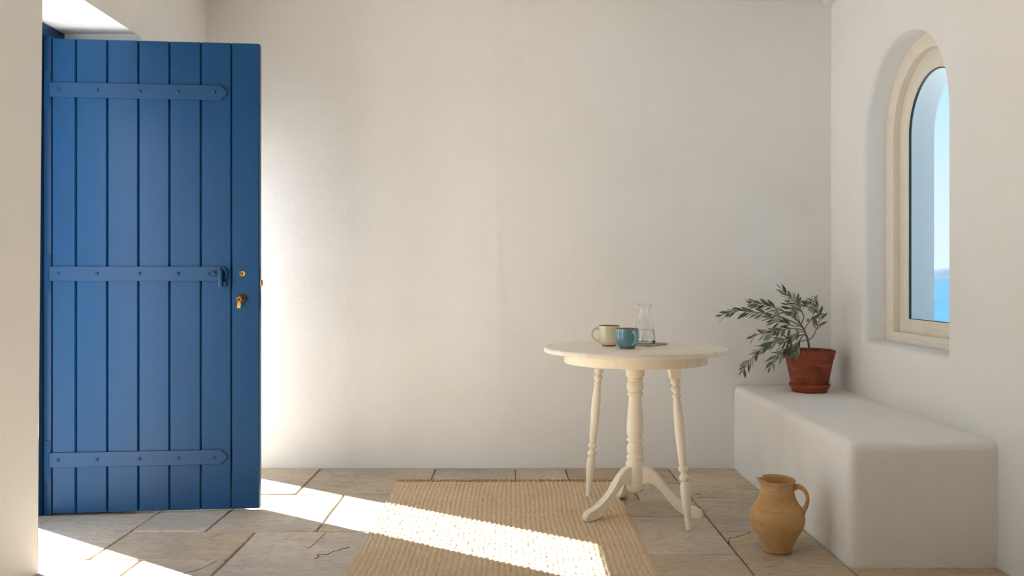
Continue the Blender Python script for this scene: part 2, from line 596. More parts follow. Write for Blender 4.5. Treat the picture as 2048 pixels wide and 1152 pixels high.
under(loft('window_frame', [(1.862, arch(0.0, 0.0)), (1.858, arch(0.008, 0.006)), (1.858, arch(0.030, 0.024)), (1.864, arch(0.036, 0.028)),
                            (1.864, arch(0.064, 0.044)), (1.868, arch(0.070, 0.050)), (1.925, arch(0.070, 0.050)), (1.925, arch(0.0, 0.0))],
           M['window_paint'], closed=True), win)
sash = under(loft('sash', [(1.899, arch(0.0735, 0.0535)), (1.896, arch(0.078, 0.058)), (1.896, arch(0.125, 0.086)), (1.901, arch(0.132, 0.090)),
                           (1.901, arch(0.150, 0.108)), (1.905, arch(0.158, 0.116)), (1.916, arch(0.158, 0.116)), (1.916, arch(0.0735, 0.0535))],
                  M['window_paint'], closed=True), win)
gk = loft('gasket', [(1.906, arch(0.1575, 0.1155)), (1.906, arch(0.163, 0.119)), (1.916, arch(0.163, 0.119)), (1.916, arch(0.1575, 0.1155))],
          M['gasket'], closed=True)
under(gk, win)
lp = arch(0.156, 0.114)
pv = [(1.910, y, z) for (y, z) in lp] + [(1.914, y, z) for (y, z) in lp]
nn = len(lp)
pf = [tuple(range(nn)), tuple(reversed(range(nn, 2 * nn)))] + [(j, nn + j, nn + (j + 1) % nn, (j + 1) % nn) for j in range(nn)]
under(pyd('pane', pv, pf, M['pane']), win)

# ---------------------------------------------------------------- floor of stone slabs
fl = box('floor', XLO, XRO, YF - 0.3, 5.7, -0.06, -0.007, M['mortar'])
tag(fl, 'stone floor of large irregular beige and grey flagstones', 'floor', kind='structure')


def slab(x0, x1, y0, y1, gap=0.0072):
    cx, cy = (x0 + x1) / 2, (y0 + y1) / 2
    g = gap / 2
    x0, x1, y0, y1 = x0 + g - cx, x1 - g - cx, y0 + g - cy, y1 - g - cy
    cor = [(x0, y0), (x1, y0), (x1, y1), (x0, y1)]
    pts = []
    rr = 0.010
    for i in range(4):
        a, b = Vector(cor[i]), Vector(cor[(i + 1) % 4])
        d = (b - a)
        ln = d.length
        d.normalize()
        nrm = Vector((-d.y, d.x))
        k = max(2, int(ln / 0.11))
        for q in range(k + 1):
            t = rr + (ln - 2 * rr) * q / k
            j = 0.0 if q in (0, k) else random.uniform(-0.0022, 0.0022)
            pts.append(a + d * t + nrm * j)
    n = len(pts)
    top = random.uniform(-0.0012, 0.0010)
    tx, ty = random.uniform(-0.0012, 0.0012), random.uniform(-0.0012, 0.0012)
    vs, fs = [], []
    for (inset, z) in ((0.0, -0.03), (0.0, -0.0045), (0.0035, 0.0)):
        for p in pts:
            l = p.length
            q = p * (1 - inset / max(l, 0.05))
            vs.append((q.x, q.y, z + (top + q.x * tx + q.y * ty if z > -0.02 else 0)))
    for r in range(2):
        for j in range(n):
            j2 = (j + 1) % n
            fs.append((r * n + j, r * n + j2, (r + 1) * n + j2, (r + 1) * n + j))
    fs.append(tuple(2 * n + j for j in range(n)))
    o = pyd('stone_slab', vs, fs, M['slab'], fl, loc=(cx, cy, 0))
    return sharp(o, 25)


SL = [
    (-1.674, -1.045, 4.281, 4.90), (-1.045, -0.418, 4.281, 4.90), (-0.418, 0.019, 4.281, 4.90), (0.019, 0.292, 4.281, 4.90),
    (-2.12, -1.57, 3.291, 4.05), (-2.12, -1.674, 4.05, 4.75), (-2.12, -1.674, 4.75, 5.42), (-1.674, -1.57, 4.05, 4.281),
    (-1.57, -1.264, 3.659, 4.281), (-1.264, -0.808, 3.659, 4.281), (-0.808, -0.25, 3.659, 4.281), (-0.25, 0.292, 3.659, 4.281),
    (-1.57, -1.055, 3.291, 3.659), (-1.055, -0.42, 2.90, 3.659), (-0.42, 0.292, 3.291, 3.659), (-0.42, 0.292, 2.90, 3.291),
    (-2.12, -1.371, 2.90, 3.291), (-1.371, -1.055, 2.90, 3.291),
    (0.292, 0.60, 4.67, 4.90), (0.60, 0.853, 4.507, 4.90), (0.292, 0.60, 4.17, 4.67), (0.60, 0.853, 4.17, 4.507),
    (0.292, 0.853, 3.883, 4.17), (0.292, 0.853, 3.351, 3.883), (0.292, 0.853, 2.90, 3.351),
    (0.853, 1.75, 4.222, 4.90), (0.853, 1.75, 3.655, 4.222), (0.853, 1.215, 2.90, 3.655), (1.215, 1.75, 2.90, 3.655),
]
for s in SL:
    slab(*s)
y = 2.90
while y > YF + 0.05:
    d = random.uniform(0.42, 0.66)
    if y - d < YF + 0.3:
        d = y - YF
    x = XL
    while x < XR - 0.02:
        ww = random.uniform(0.35, 0.75)
        if x + ww > XR - 0.3:
            ww = XR - x
        slab(x, x + ww, y - d, y)
        x += ww
    y -= d


def crack(pts, wd=0.0014):
    P = [Vector((p[0] + random.uniform(-.003, .003), p[1] + random.uniform(-.003, .003))) for p in smooth_path([(q.x, q.y) for q in pts], 3)]
    vs, fs = [], []
    for i, p in enumerate(P):
        t = (P[min(i + 1, len(P) - 1)] - P[max(i - 1, 0)]).normalized()
        nrm = Vector((-t.y, t.x)) * wd * random.uniform(0.4, 1.2) * (0.3 if i in (0, len(P) - 1) else 1)
        for sgn, zz in ((1, 0.0014), (-1, 0.0014)):
            vs.append((p.x + nrm.x * sgn, p.y + nrm.y * sgn, zz))
        vs += [(p.x, p.y, -0.004)]
    for i in range(len(P) - 1):
        a, b = i * 3, (i + 1) * 3
        fs += [(a, b, b + 1, a + 1), (a + 1, b + 1, b + 2, a + 2), (a + 2, b + 2, b, a)]
    pyd('crack', vs, fs, M['crack'], fl)


crack([on_floor(80 + a / 5.12, 1020 + b / 5.12) for a, b in ((1430, 672), (1530, 640), (1620, 615), (1690, 585), (1745, 560), (1770, 535), (1815, 522))])
crack([on_floor(440 + a / 4.965, 920 + b / 4.965) for a, b in ((862, 878), (920, 850), (960, 800), (1010, 760), (1050, 722))], 0.0009)
crack([on_floor(440 + a / 4.965, 920 + b / 4.965) for a, b in ((940, 982), (985, 958), (955, 938), (1060, 942), (1110, 915), (1200, 890), (1295, 865))], 0.0014)
crack([on_floor(1200 + a / 4.967, 920 + b / 4.967) for a, b in ((1270, 825), (1292, 782), (1345, 770), (1400, 750), (1450, 740), (1500, 716))], 0.003)

# ---------------------------------------------------------------- outside
for nm, x0, x1, y0, y1, lb in (('terrace', -26.0, XLO, -16.0, 26.0, 'sunlit pale stone terrace outside the doorway'),
                               ('terrace_strip', XLO, XRO, 5.7, 26.0, 'pale stone ground running behind the house'),
                               ('bounce_terrace', XRO, 9.0, -16.0, 13.0, 'unseen white terrace added to bounce light at the arched window')):  # last one added out of view to bounce sunlight onto the window reveal
    o = box(nm, x0, x1, y0, y1, -0.35, -0.03, M['paving' if nm == 'terrace' else 'terrace'])
    tag(o, lb, 'terrace', kind='structure')
vs = [(-40000, -40000, -14), (40000, -40000, -14), (40000, 40000, -14), (-40000, 40000, -14)]
o = pyd('sea', vs, [(0, 1, 2, 3)], M['sea'])
tag(o, 'bright blue sea seen through the arched window', 'sea', kind='structure')
# island: a real ridge 5 km off
vs, fs = [], []
NA, NB = 90, 14
for i in range(NA + 1):
    s = i / NA
    X = 2150 + 1500 * s
    for j in range(NB + 1):
        t = j / NB
        hh = max(0.0, 105 * (0.30 + 0.75 * math.exp(-((s - 0.42) / 0.22) ** 2)) * (1 - math.exp(-s * 14)) * (1 - math.exp(-(1 - s) * 9)))
        hh *= math.sin(PI * t) ** 0.8 * (0.85 + 0.3 * noise.noise(Vector((s * 9, t * 3, 0.4))))
        vs.append((X, 4700 + 700 * t + 60 * math.sin(s * 7), -15 + hh))
for i in range(NA):
    for j in range(NB):
        a = i * (NB + 1) + j
        fs.append((a, a + NB + 1, a + NB + 2, a + 1))
o = pyd('hill', vs, fs, M['hill'], smooth=True)
tag(o, 'hazy low island hill on the sea horizon', 'hill', kind='structure')

# ---------------------------------------------------------------- door frame and threshold
df = empty('door_frame', (-2.06, 3.6, 0))
tag(df, 'blue painted wooden frame around the deep doorway', 'door frame', kind='structure')


def fbox(name, *a, **k):
    return under(box(name, *a, **k), df)


fbox('jamb', -2.115, -2.062, 3.805, 4.03, -0.005, 2.15, M['blue_frame'], bev=0.003)
fbox('jamb_rebate', -2.052, -2.020, 3.893, 4.03, -0.004, 2.105, M['blue_frame'], bev=0.002)
fbox('rebate_back', -2.065, -2.045, 3.93, 4.03, -0.004, 2.105, M['blue_frame'])
fbox('jamb', -2.115, -2.030, 3.148, 3.195, -0.005, 2.15, M['blue_frame'], bev=0.003)
fbox('header', -2.115, -2.028, 3.195, 4.03, 2.102, 2.155, M['blue_frame'], bev=0.003)
for zz in (0.245, 1.062, 1.866):
    fbox('hinge_plate', -2.047, -2.023, 3.8895, 3.8935, zz - 0.085, zz + 0.085, M['blue_iron'])
    for dz in (-0.065, 0.065):
        vv, ff = lathe_data([(0.0038, 0.0), (0.0034, 0.0015), (0.0012, 0.002)], 10, True, True)
        s_ = pyd('screw', [Vector((v.x - 2.030, 3.8895 - v.z, v.y + zz + dz)) for v in vv], ff, M['blue_iron'])
        under(s_, df)
o = box('threshold', -2.119, -2.000, 3.16, 3.885, -0.02, 0.004, M['slab'], bev=0.004)
tag(o, 'worn stone threshold strip at the foot of the door frame', 'threshold', kind='structure')

# ---------------------------------------------------------------- the blue door
door = empty('door_1', (-2.015, 3.89, 0), math.atan2(0.088, 0.8844))
tag(door, 'open blue plank door with three iron strap hinges', 'door', kind='structure')
DW, DT, DZ0, DZ1 = 0.8888, 0.045, 0.013, 2.092
cuts = [0.0, 0.101, 0.2333, 0.3659, 0.4988, 0.6342, 0.7663, DW]


def dbox(name, *a, parent=None, **k):
    o = box(name, *a, **k)
    o.parent = parent or door
    return o


for a, b in zip(cuts[:-1], cuts[1:]):
    g0 = 0 if a == 0 else 0.0012
    g1 = 0 if b == DW else 0.0012
    # each plank: a chamfered board, so that a v-groove opens between neighbours
    bm = bmesh.new()
    c = 0.0045
    sec = [(a + g0 + c, 0.0), (b - g1 - c, 0.0), (b - g1, 0.007), (b - g1, DT), (a + g0, DT), (a + g0, 0.007)]
    lo = [bm.verts.new((x, y, DZ0)) for x, y in sec]
    hi = [bm.verts.new((x, y, DZ1)) for x, y in sec]
    bm.faces.new(lo)
    bm.faces.new(list(reversed(hi)))
    for i in range(6):
        j = (i + 1) % 6
        bm.faces.new((lo[i], hi[i], hi[j], lo[j]))
    bmesh.ops.bevel(bm, geom=[e for e in bm.edges if abs(e.verts[0].co.z - e.verts[1].co.z) > 1], offset=0.0008, segments=1, affect='EDGES')
    o = frombm('plank', bm, M['blue'])
    o.parent = door
# ledges on the back hold the planks together
for zz in (0.25, 1.06, 1.86):
    dbox('back_ledge', 0.02, DW - 0.10, DT, DT + 0.02, zz - 0.06, zz + 0.06, M['blue'], bev=0.003)


def rivet(u, z, par, r=0.0078):
    vv, ff = lathe_data([(r, 0.0), (r * 0.95, 0.003), (r * 0.7, 0.0058), (r * 0.25, 0.0068)], 14, False, True)
    o = pyd('rivet', [Vector((u + v.x, -0.008 - v.z, z + v.y)) for v in vv], ff, M['blue_iron'], smooth=True)
    o.parent = par


RV = [0.030, 0.192, 0.3725, 0.5374, 0.6908]
for k, (z0, z1) in enumerate(((0.214, 0.279), (1.030, 1.094), (1.836, 1.900))):
    zm, h = (z0 + z1) / 2, (z1 - z0) / 2
    if k == 1:
        out = [(-0.004, -h), (0.722, -h), (0.722, h), (-0.004, h)]
    else:
        e = 0.722
        half = [(e, -h), (e + 0.001, -h * 0.80), (e + 0.005, -h * 0.64), (e + 0.013, -h * 0.60), (e + 0.020, -h * 0.45), (e + 0.0245, -h * 0.22), (e + 0.027, 0.0)]
        out = [(-0.004, -h)] + half + [(a_, -b_) for a_, b_ in reversed(half[:-1])] + [(-0.004, h)]
    bm = bmesh.new()
    f0 = [bm.verts.new((u, -0.008, zm + v)) for u, v in out]
    f1 = [bm.verts.new((u, 0.001, zm + v)) for u, v in out]
    bm.faces.new(f0)
    bm.faces.new(list(reversed(f1)))
    for i in range(len(out)):
        j = (i + 1) % len(out)
        bm.faces.new((f0[j], f0[i], f1[i], f1[j]))
    bmesh.ops.bevel(bm, geom=[e_ for e_ in bm.edges if all(v.co.y < -0.007 for v in e_.verts)], offset=0.0012, segments=1, affect='EDGES')
    st = frombm('strap_hinge', bm, M['blue_iron'])
    st.parent = door
    for i, u in enumerate(RV):
        if k == 1 and i == 4:
            continue
        rivet(u, zm, st)
    # knuckle at the hinge edge
    vv, ff = lathe_data([(0.0062, z0 + 0.004), (0.0062, z1 - 0.004)], 12, True, True)
    kn = pyd('knuckle', [Vector((v.x - 0.006, v.y - 0.003, v.z)) for v in vv], ff, M['blue_iron'])
    sharp(kn).parent = st
    if k == 1:
        # oval keeper plate with a peg, and the drop latch with its loop at the strap's end
        kp = tube('keeper', [Vector((0.690 + 0.021 * math.cos(t), -0.009, zm + 0.012 * math.sin(t))) for t in [PI * q / 10 * 1.02 for q in range(3, 19)]],
                  0.0022, M['blue_iron'], seg=6)
        kp.parent = st
        pg = tube('peg', [Vector((0.688, -0.006, zm + 0.003)), Vector((0.692, -0.022, zm + 0.006)), Vector((0.703, -0.028, zm + 0.001))], 0.0045, M['blue_iron'], seg=8)
        pg.parent = st
        lt = dbox('latch', 0.716, 0.732, -0.034, -0.004, 1.004, 1.078, m=M['blue_iron'], bev=0.002)
        lp_ = tube('loop', [Vector((0.729, -0.006, 1.092)), Vector((0.738, -0.014, 1.088)), Vector((0.750, -0.014, 1.066)), Vector((0.747, -0.012, 1.046)), Vector((0.734, -0.010, 1.038))],
                   0.0042, M['blue_iron'], seg=8)
        lp_.parent = lt
        pin = dbox('latch_end', 0.7325, 0.7465, -0.020, 0.0, 1.006, 1.028, m=M['blue_iron'], bev=0.002, parent=lt)


def disc(name, prof, u, z, m, parent, seg=28, y=0.0):
    vv, ff = lathe_data(prof, seg, False, True)
    o = pyd(name, [Vector((u + v.x, y - v.z, z + v.y)) for v in vv], ff, m)
    sharp(o, 40).parent = parent
    return o


ul = disc('upper_lock', [(0.0125, 0.0), (0.0122, 0.002), (0.0105, 0.0028), (0.0095, 0.0022)], 0.8147, 1.063, M['brass'], door)
disc('lock_core', [(0.0055, 0.0), (0.005, 0.0038), (0.002, 0.004)], 0.8147, 1.063, M['old_brass'], ul)
ll = disc('lower_lock', [(0.0205, 0.0), (0.020, 0.006), (0.017, 0.0095), (0.0135, 0.011), (0.012, 0.017), (0.0105, 0.018)], 0.812, 0.952, M['old_brass'], door)
dbox('edge_plate', DW - 0.0004, DW + 0.0012, 0.010, 0.034, 0.90, 1.10, m=M['blue_iron'])
dbox('edge_slot', DW + 0.001, DW + 0.0016, 0.018, 0.026, 0.92, 0.975, m=M['dark'])
dbox('latch_bolt', DW, DW + 0.0105, 0.008, 0.030, 1.009, 1.034, m=M['brass'], bev=0.0015)

key = empty('key', (0, 0, 0))
key.location = door.matrix_world @ Vector((0, 0, 0))
rot = Matrix.Rotation(math.atan2(0.088, 0.8844), 4, 'Z')
org = Vector((-2.015, 3.89, 0)) + rot @ Vector((0.808, -0.018, 0.952))
key.location = org
key.rotation_euler = (0, 0, math.atan2(0.088, 0.8844))
tag(key, 'brass key with a yellow tag hanging in the lower door lock', 'key')
bow = [(0.0, -0.004, 0.0)] + [(-0.003 + 0.0095 * math.cos(t), -0.007, -0.004 + 0.0105 * math.sin(t)) for t in [2 * PI * q / 14 for q in range(15)]]
tube('bow', bow[1:], 0.0026, M['brass'], key, seg=6)
tube('shank', [Vector((0.003, 0.002, 0.0)), Vector((0.001, -0.007, 0.002))], 0.0035, M['old_brass'], key, seg=8)
tube('ring', [Vector((-0.002 + 0.011 * math.cos(t), -0.010 + 0.003 * math.sin(t), -0.012 + 0.012 * math.sin(t))) for t in [2 * PI * q / 14 for q in range(15)]],
     0.0012, M['old_brass'], key, seg=6)
bm = bmesh.new()
sec = [(-0.011, -0.042), (0.003, -0.043), (0.005, -0.020), (0.000, -0.015), (-0.006, -0.015), (-0.010, -0.020)]
f0 = [bm.verts.new((a, -0.013, b)) for a, b in sec]
f1 = [bm.verts.new((a, -0.009, b)) for a, b in sec]
bm.faces.new(f0)
bm.faces.new(list(reversed(f1)))
for i in range(6):
    bm.faces.new((f0[(i + 1) % 6], f0[i], f1[i], f1[(i + 1) % 6]))
frombm('key_tag', bm, M['yellow_tag'], key)

# ---------------------------------------------------------------- plaster bench
def rounded_block(name, x0, x1, y0, y1, z0, z1, r, m, seed=1.0, amp=0.0035):
    c = Vector(((x0 + x1) / 2, (y0 + y1) / 2, (z0 + z1) / 2))
    hx = Vector(((x1 - x0) / 2, (y1 - y0) / 2, (z1 - z0) / 2))

    def ticks(h, nmid):
        e = [-h + r * k / 6 for k in range(7)]
        mid = [-h + r + (2 * h - 2 * r) * k / nmid for k in range(1, nmid)]
        return e + mid + [-q for q in reversed(e)]
    tx, ty, tz = ticks(hx.x, 14), ticks(hx.y, 36), ticks(hx.z, 12)
    vs, fs, idx = [], [], {}

    def vert(p):
        k = (round(p[0], 6), round(p[1], 6), round(p[2], 6))
        if k not in idx:
            idx[k] = len(vs)
            P = Vector(p)
            q = Vector([max(-(hx[i] - r), min(hx[i] - (0.0 if i < 2 else r), P[i])) for i in range(3)])
            d = P - q
            if d.length > 1e-9:
                d.normalize()
                P = q + d * r
            W = P + c
            nzv = amp * noise.noise(W * 3.1 + Vector((seed, 0, 0))) + amp * 0.5 * noise.noise(W * 11 + Vector((seed, 5, 0)))
            W = W + d * nzv
            vs.append(W)
        return idx[k]
    for (ta, tb, ax) in ((ty, tz, 0), (tx, tz, 1), (tx, ty, 2)):
        for s in (-1, 1):
            for i in range(len(ta) - 1):
                for j in range(len(tb) - 1):
                    q = []
                    for (a, b) in ((ta[i], tb[j]), (ta[i + 1], tb[j]), (ta[i + 1], tb[j + 1]), (ta[i], tb[j + 1])):
                        p = [0, 0, 0]
                        p[ax] = s * hx[ax]
                        o_ = [k for k in range(3) if k != ax]
                        p[o_[0]], p[o_[1]] = a, b
                        q.append(vert(p))
                    if len(set(q)) == 4:
                        fs.append(q)
    bm = bmesh.new()
    V = [bm.verts.new(v) for v in vs]
    for f in fs:
        try:
            bm.faces.new([V[k] for k in f])
        except ValueError:
            pass
    return frombm(name, bm, m, smooth=True)


o = rounded_block('plaster_bench', 1.217, 1.7495, 3.204, 4.868, -0.07, 0.452, 0.035, M['bench_plaster'])
tag(o, 'white plastered built-in bench with rounded edges along the side wall', 'bench')

# ---------------------------------------------------------------- jute rug
RX0, RX1, RY0, RY1 = -0.588, 0.516, 2.70, 4.530
rug = empty('jute_rug', ((RX0 + RX1) / 2, (RY0 + RY1) / 2, 0))
tag(rug, 'rectangular woven natural jute rug lying on the stone floor', 'rug')
PX, QY = 0.0212, 0.0135
nx, ny = 300, 470
vs, fs = [], []
for j in range(ny + 1):
    yy = RY0 + (RY1 - RY0) * j / ny
    wob0 = 0.006 * noise.noise(Vector((1.3, yy * 4, 0))) + 0.003 * noise.noise(Vector((1.3, yy * 22, 0)))
    wob1 = 0.007 * noise.noise(Vector((8.3, yy * 3.4, 0))) + 0.003 * noise.noise(Vector((8.3, yy * 22, 0)))
    for i in range(nx + 1):
        s = i / nx
        xx = (RX0 + wob0) * (1 - s) + (RX1 + wob1) * s
        xw = xx + 0.0085 * noise.noise(Vector((xx * 5, yy * 2.2, 4))) + 0.0042 * noise.noise(Vector((xx * 24, yy * 18, 9)))
        rib = math.floor(xw / PX)
        fx = xw / PX - rib
        bulge = math.sin(PI * fx) ** 0.7
        ph = (rib * 0.5) % 1.0 + 0.35 * noise.noise(Vector((rib * 3.7, yy * 9, 1)))
        kn = abs(math.sin(PI * (yy / QY + ph + 0.25 * (fx - 0.5)))) ** 0.8
        am = 1 + 0.8 * noise.noise(Vector((xx * 60, yy * 60, 3)))
        h = 0.0026 + 0.0060 * bulge * (0.25 + 0.75 * kn) * am + 0.0008 * noise.noise(Vector((xx * 240, yy * 240, 0)))
        h += 0.0025 * max(0.0, noise.noise(Vector((xx * 2.2, yy * 2.0, 12))))
        if i in (0, nx):
            h = 0.0006
        vs.append((xx - rug.location.x, yy - rug.location.y, h))
for j in range(ny):
    for i in range(nx):
        a = j * (nx + 1) + i
        fs.append((a, a + 1, a + nx + 2, a + nx + 1))
pyd('weave', vs, fs, M['jute'], rug, smooth=True)
vs, fs = [], []
for yy, sg in ((RY1, 1), (RY0, -1)):
    for k in range(150):
        xx = RX0 + 0.004 + (RX1 - RX0 - 0.008) * (k + random.uniform(-.3, .3)) / 149
        dx = random.uniform(-0.012, 0.012)
        ln = random.uniform(0.006, 0.034) * random.uniform(0.5, 1)
        p = [Vector((xx - rug.location.x, yy - sg * 0.012 - rug.location.y, 0.007)),
             Vector((xx + dx * 0.5 - rug.location.x, yy + sg * ln * 0.4 - rug.location.y, 0.009 + random.uniform(0, 0.005))),
             Vector((xx + dx - rug.location.x, yy + sg * ln - rug.location.y, 0.002 + random.uniform(0, 0.006)))]
        tube_data(p, [0.0034, 0.0038, 0.0016], 5, None, vs, fs)
fr = pyd('fringe', vs, fs, M['jute_dark'], rug, smooth=True)
fr['kind'] = 'stuff'

# ---------------------------------------------------------------- round table
TX, TY = 0.547, 3.951
table = empty('round_table', (TX, TY, 0))
tag(table, 'round cream painted wooden table with turned pedestal and two splayed legs', 'table')
lathe('tabletop', [(0.0, 0.7155), (0.399, 0.7155), (0.4035, 0.7175), (0.405, 0.721), (0.405, 0.732), (0.4035, 0.7358), (0.400, 0.7375), (0.0, 0.7375)],
      M['top_wood'], table, 128, False, False)
lathe('apron', [(0.295, 0.7155), (0.295, 0.668), (0.312, 0.668), (0.3146, 0.671), (0.3146, 0.7155)], M['cream_wood'], table, 96, False, False)
lathe('underside', [(0.0, 0.70), (0.2955, 0.70), (0.2955, 0.7155)], M['cream_wood'], table, 96, False, False)


def zc(yz):
    return CH - (700 + yz / 2.88 - VY) * TY / F


prof = [(112, 53), (146, 53), (151, 51), (155, 42), (160, 41), (164, 46), (168, 45), (173, 39), (180, 39), (188, 45), (200, 48), (215, 48.5), (228, 45), (235, 38),
        (241, 38), (245, 45), (252, 47), (258, 45), (262, 37), (270, 35), (285, 36), (320, 39), (360, 43), (400, 46), (440, 48), (470, 49), (486, 47),
        (496, 40), (502, 39), (507, 46), (516, 49), (524, 46.5), (530, 38), (537, 37), (546, 43), (556, 47), (570, 48.5), (586, 46), (597, 39), (602, 40),
        (608, 47), (616, 49.5), (624, 47), (629, 42), (634, 42), (639, 50), (645, 52), (768, 52), (779, 50), (783, 43), (788, 43), (793, 47), (800, 46), (810, 40), (816, 30)]
pr = [(hw / 2.88 * TY / F, zc(yz)) for yz, hw in reversed(prof)]
lathe('column', [(0.012, pr[0][1])] + pr + [(0.04, 0.705)], M['cream_wood'], table, 40, True, True, ang=42)

# splayed turned legs (radius profile along the leg, t from the top)
legp = [(0.070, .0150), (0.078, .0185), (0.090, .0210), (0.102, .0190), (0.109, .0130), (0.116, .0125), (0.124, .0185), (0.137, .0212), (0.150, .0190),
        (0.158, .0135), (0.166, .0128), (0.172, .0178), (0.181, .0192), (0.190, .0160), (0.198, .0135), (0.215, .0150), (0.25, .0178), (0.31, .0202), (0.39, .0208),
        (0.47, .0195), (0.54, .0178), (0.605, .0158), (0.611, .0130), (0.618, .0190), (0.630, .0214), (0.641, .0190), (0.649, .0125), (0.660, .0120),
        (0.671, .0165), (0.680, .0205), (0.690, .0210), (0.699, .0165), (0.708, .0128), (0.716, .0160), (0.735, .0195), (0.77, .0206), (0.82, .0190),
        (0.90, .0152), (0.985, .0112), (0.988, .0122), (1.0, .0115)]
for sgn, zb in ((-1, 0.007), (1, 0.0)):
    un = Vector((0.565, -0.825, 0)) * sgn
    top = un * 0.242 + Vector((0, 0, 0.668))
    bot = un * 0.328 + Vector((0, 0, zb))
    ax = (bot - top)
    ln = ax.length
    rot_ = ax.to_track_quat('Z', 'Y')
    vv, ff = lathe_data([(r, t * ln) for t, r in legp], 24, True, True)
    lg = pyd('turned_leg', [top + rot_ @ v for v in vv], ff, M['cream_wood'], table)
    sharp(lg, 45)
    # square block at the leg's head
    bm = bm_box(-0.027, 0.027, -0.027, 0.027, -0.032, 0.048, 0.003, 1)
    bmesh.ops.transform(bm, matrix=Matrix.Rotation(math.radians(33), 4, 'Z'), verts=bm.verts)
    for v in bm.verts:
        if v.co.z > 0.04:
            v.co.x *= 0.80
            v.co.y *= 0.80
    bmesh.ops.transform(bm, matrix=Matrix.Translation(top) @ rot_.to_matrix().to_4x4(), verts=bm.verts)
    hb = frombm('leg_block', bm, M['cream_wood'])
    sharp(hb, 30).parent = lg

# tripod feet
upper = [(0.030, 0.212), (0.052, 0.210), (0.075, 0.200), (0.100, 0.180), (0.125, 0.150), (0.150, 0.118), (0.180, 0.088), (0.215, 0.064), (0.250, 0.050), (0.280, 0.042), (0.298, 0.034), (0.306, 0.020), (0.305, 0.006), (0.300, 0.0)]
lower = [(0.258, 0.0), (0.236, 0.006), (0.212, 0.018), (0.185, 0.038), (0.158, 0.064), (0.132, 0.096), (0.108, 0.124), (0.086, 0.140), (0.064, 0.142), (0.045, 0.134), (0.030, 0.128)]
for az, zb in ((-144.0, 0.008), (-19.0, 0.0), (97.0, 0.0)):
    oc = upper + lower
    a = math.radians(az)
    R_ = Matrix.Rotation(a, 4, 'Z')
    k = 0.97
    bm = bmesh.new()
    hw = 0.0175
    f0 = [bm.verts.new((r * k, -hw, zb + z * (1 - zb / 0.2))) for r, z in oc]
    f1 = [bm.verts.new((r * k, hw, zb + z * (1 - zb / 0.2))) for r, z in oc]
    bm.faces.new(f0)
    bm.faces.new(list(reversed(f1)))
    for i in range(len(oc)):
        j = (i + 1) % len(oc)
        bm.faces.new((f0[j], f0[i], f1[i], f1[j]))
    bmesh.ops.bevel(bm, geom=[e for e in bm.edges if abs(e.verts[0].co.y - e.verts[1].co.y) < 1e-6], offset=0.003, segments=2, affect='EDGES')
    bmesh.ops.transform(bm, matrix=R_, verts=bm.verts)
    o = frombm('curved_foot', bm, M['cream_wood'], table)
    sharp(o, 32)

# ---------------------------------------------------------------- things on the table
TZ = 0.7378


def mug(name, loc, r_base, r_mid, r_rim, h, glaze, haz, label, hsize, hglaze):
    e = empty(name, loc)
    tag(e, label, 'mug', 'mugs on the round table')
    t = 0.0042
    outer = [(r_base * 0.86, 0.0), (r_base, 0.0015), (r_base * 1.02, 0.005)]
    body = smooth_path([(r_base * 1.02, 0.006), (r_mid * 0.90, h * 0.20), (r_mid * 0.985, h * 0.42), (r_mid, h * 0.62), (r_rim * 0.995, h * 0.85), (r_rim, h * 0.965)], 5)
    rim = [(r_rim, h * 0.985), (r_rim - t * 0.4, h), (r_rim - t * 0.8, h * 0.995), (r_rim - t, h * 0.97)]
    inner = [(r_mid - t, h * 0.62), (r_mid * 0.97 - t, h * 0.42), (r_mid * 0.85 - t, h * 0.18), (r_base * 0.8, h * 0.10), (0.001, h * 0.09)]
    lathe('body', body + rim[:1], glaze, e, 48, False, False)
    lathe('foot_ring', outer + [body[0]], M['glaze_edge'], e, 48, True, False)
    lathe('rim', rim, M['glaze_edge'], e, 48, False, False)
    lathe('inside', [rim[-1]] + inner, M['mug_inside'], e, 48, False, True)
    ca, sa = math.cos(haz), math.sin(haz)
    hp = smooth_path([(r_rim * 0.97, h * 0.80), (r_rim + hsize * 0.45, h * 0.86), (r_rim + hsize * 0.95, h * 0.70), (r_rim + hsize, h * 0.52),
                      (r_rim + hsize * 0.62, h * 0.33), (r_mid * 0.95, h * 0.22)], 5)
    path = [Vector((r * ca, r * sa, z)) for r, z in hp]
    n = len(path)
    rad = [0.0062 - 0.0014 * math.sin(PI * i / (n - 1)) for i in range(n)]
    tube('handle', path, rad, hglaze, e, seg=10)
    return e


mug('mug', (0.4365, 3.996, TZ), 0.0305, 0.0462, 0.0470, 0.0925, M['cream_glaze'], math.radians(186), 'cream glazed mug with its handle turned to the door', 0.031, M['cream_glaze'])
mug('mug', (0.4995, 3.852, TZ), 0.0320, 0.0487, 0.0482, 0.0880, M['blue_glaze'], math.radians(-69), 'blue glazed mug in front of the glass carafe', 0.027, M['blue_glaze_highlight'])

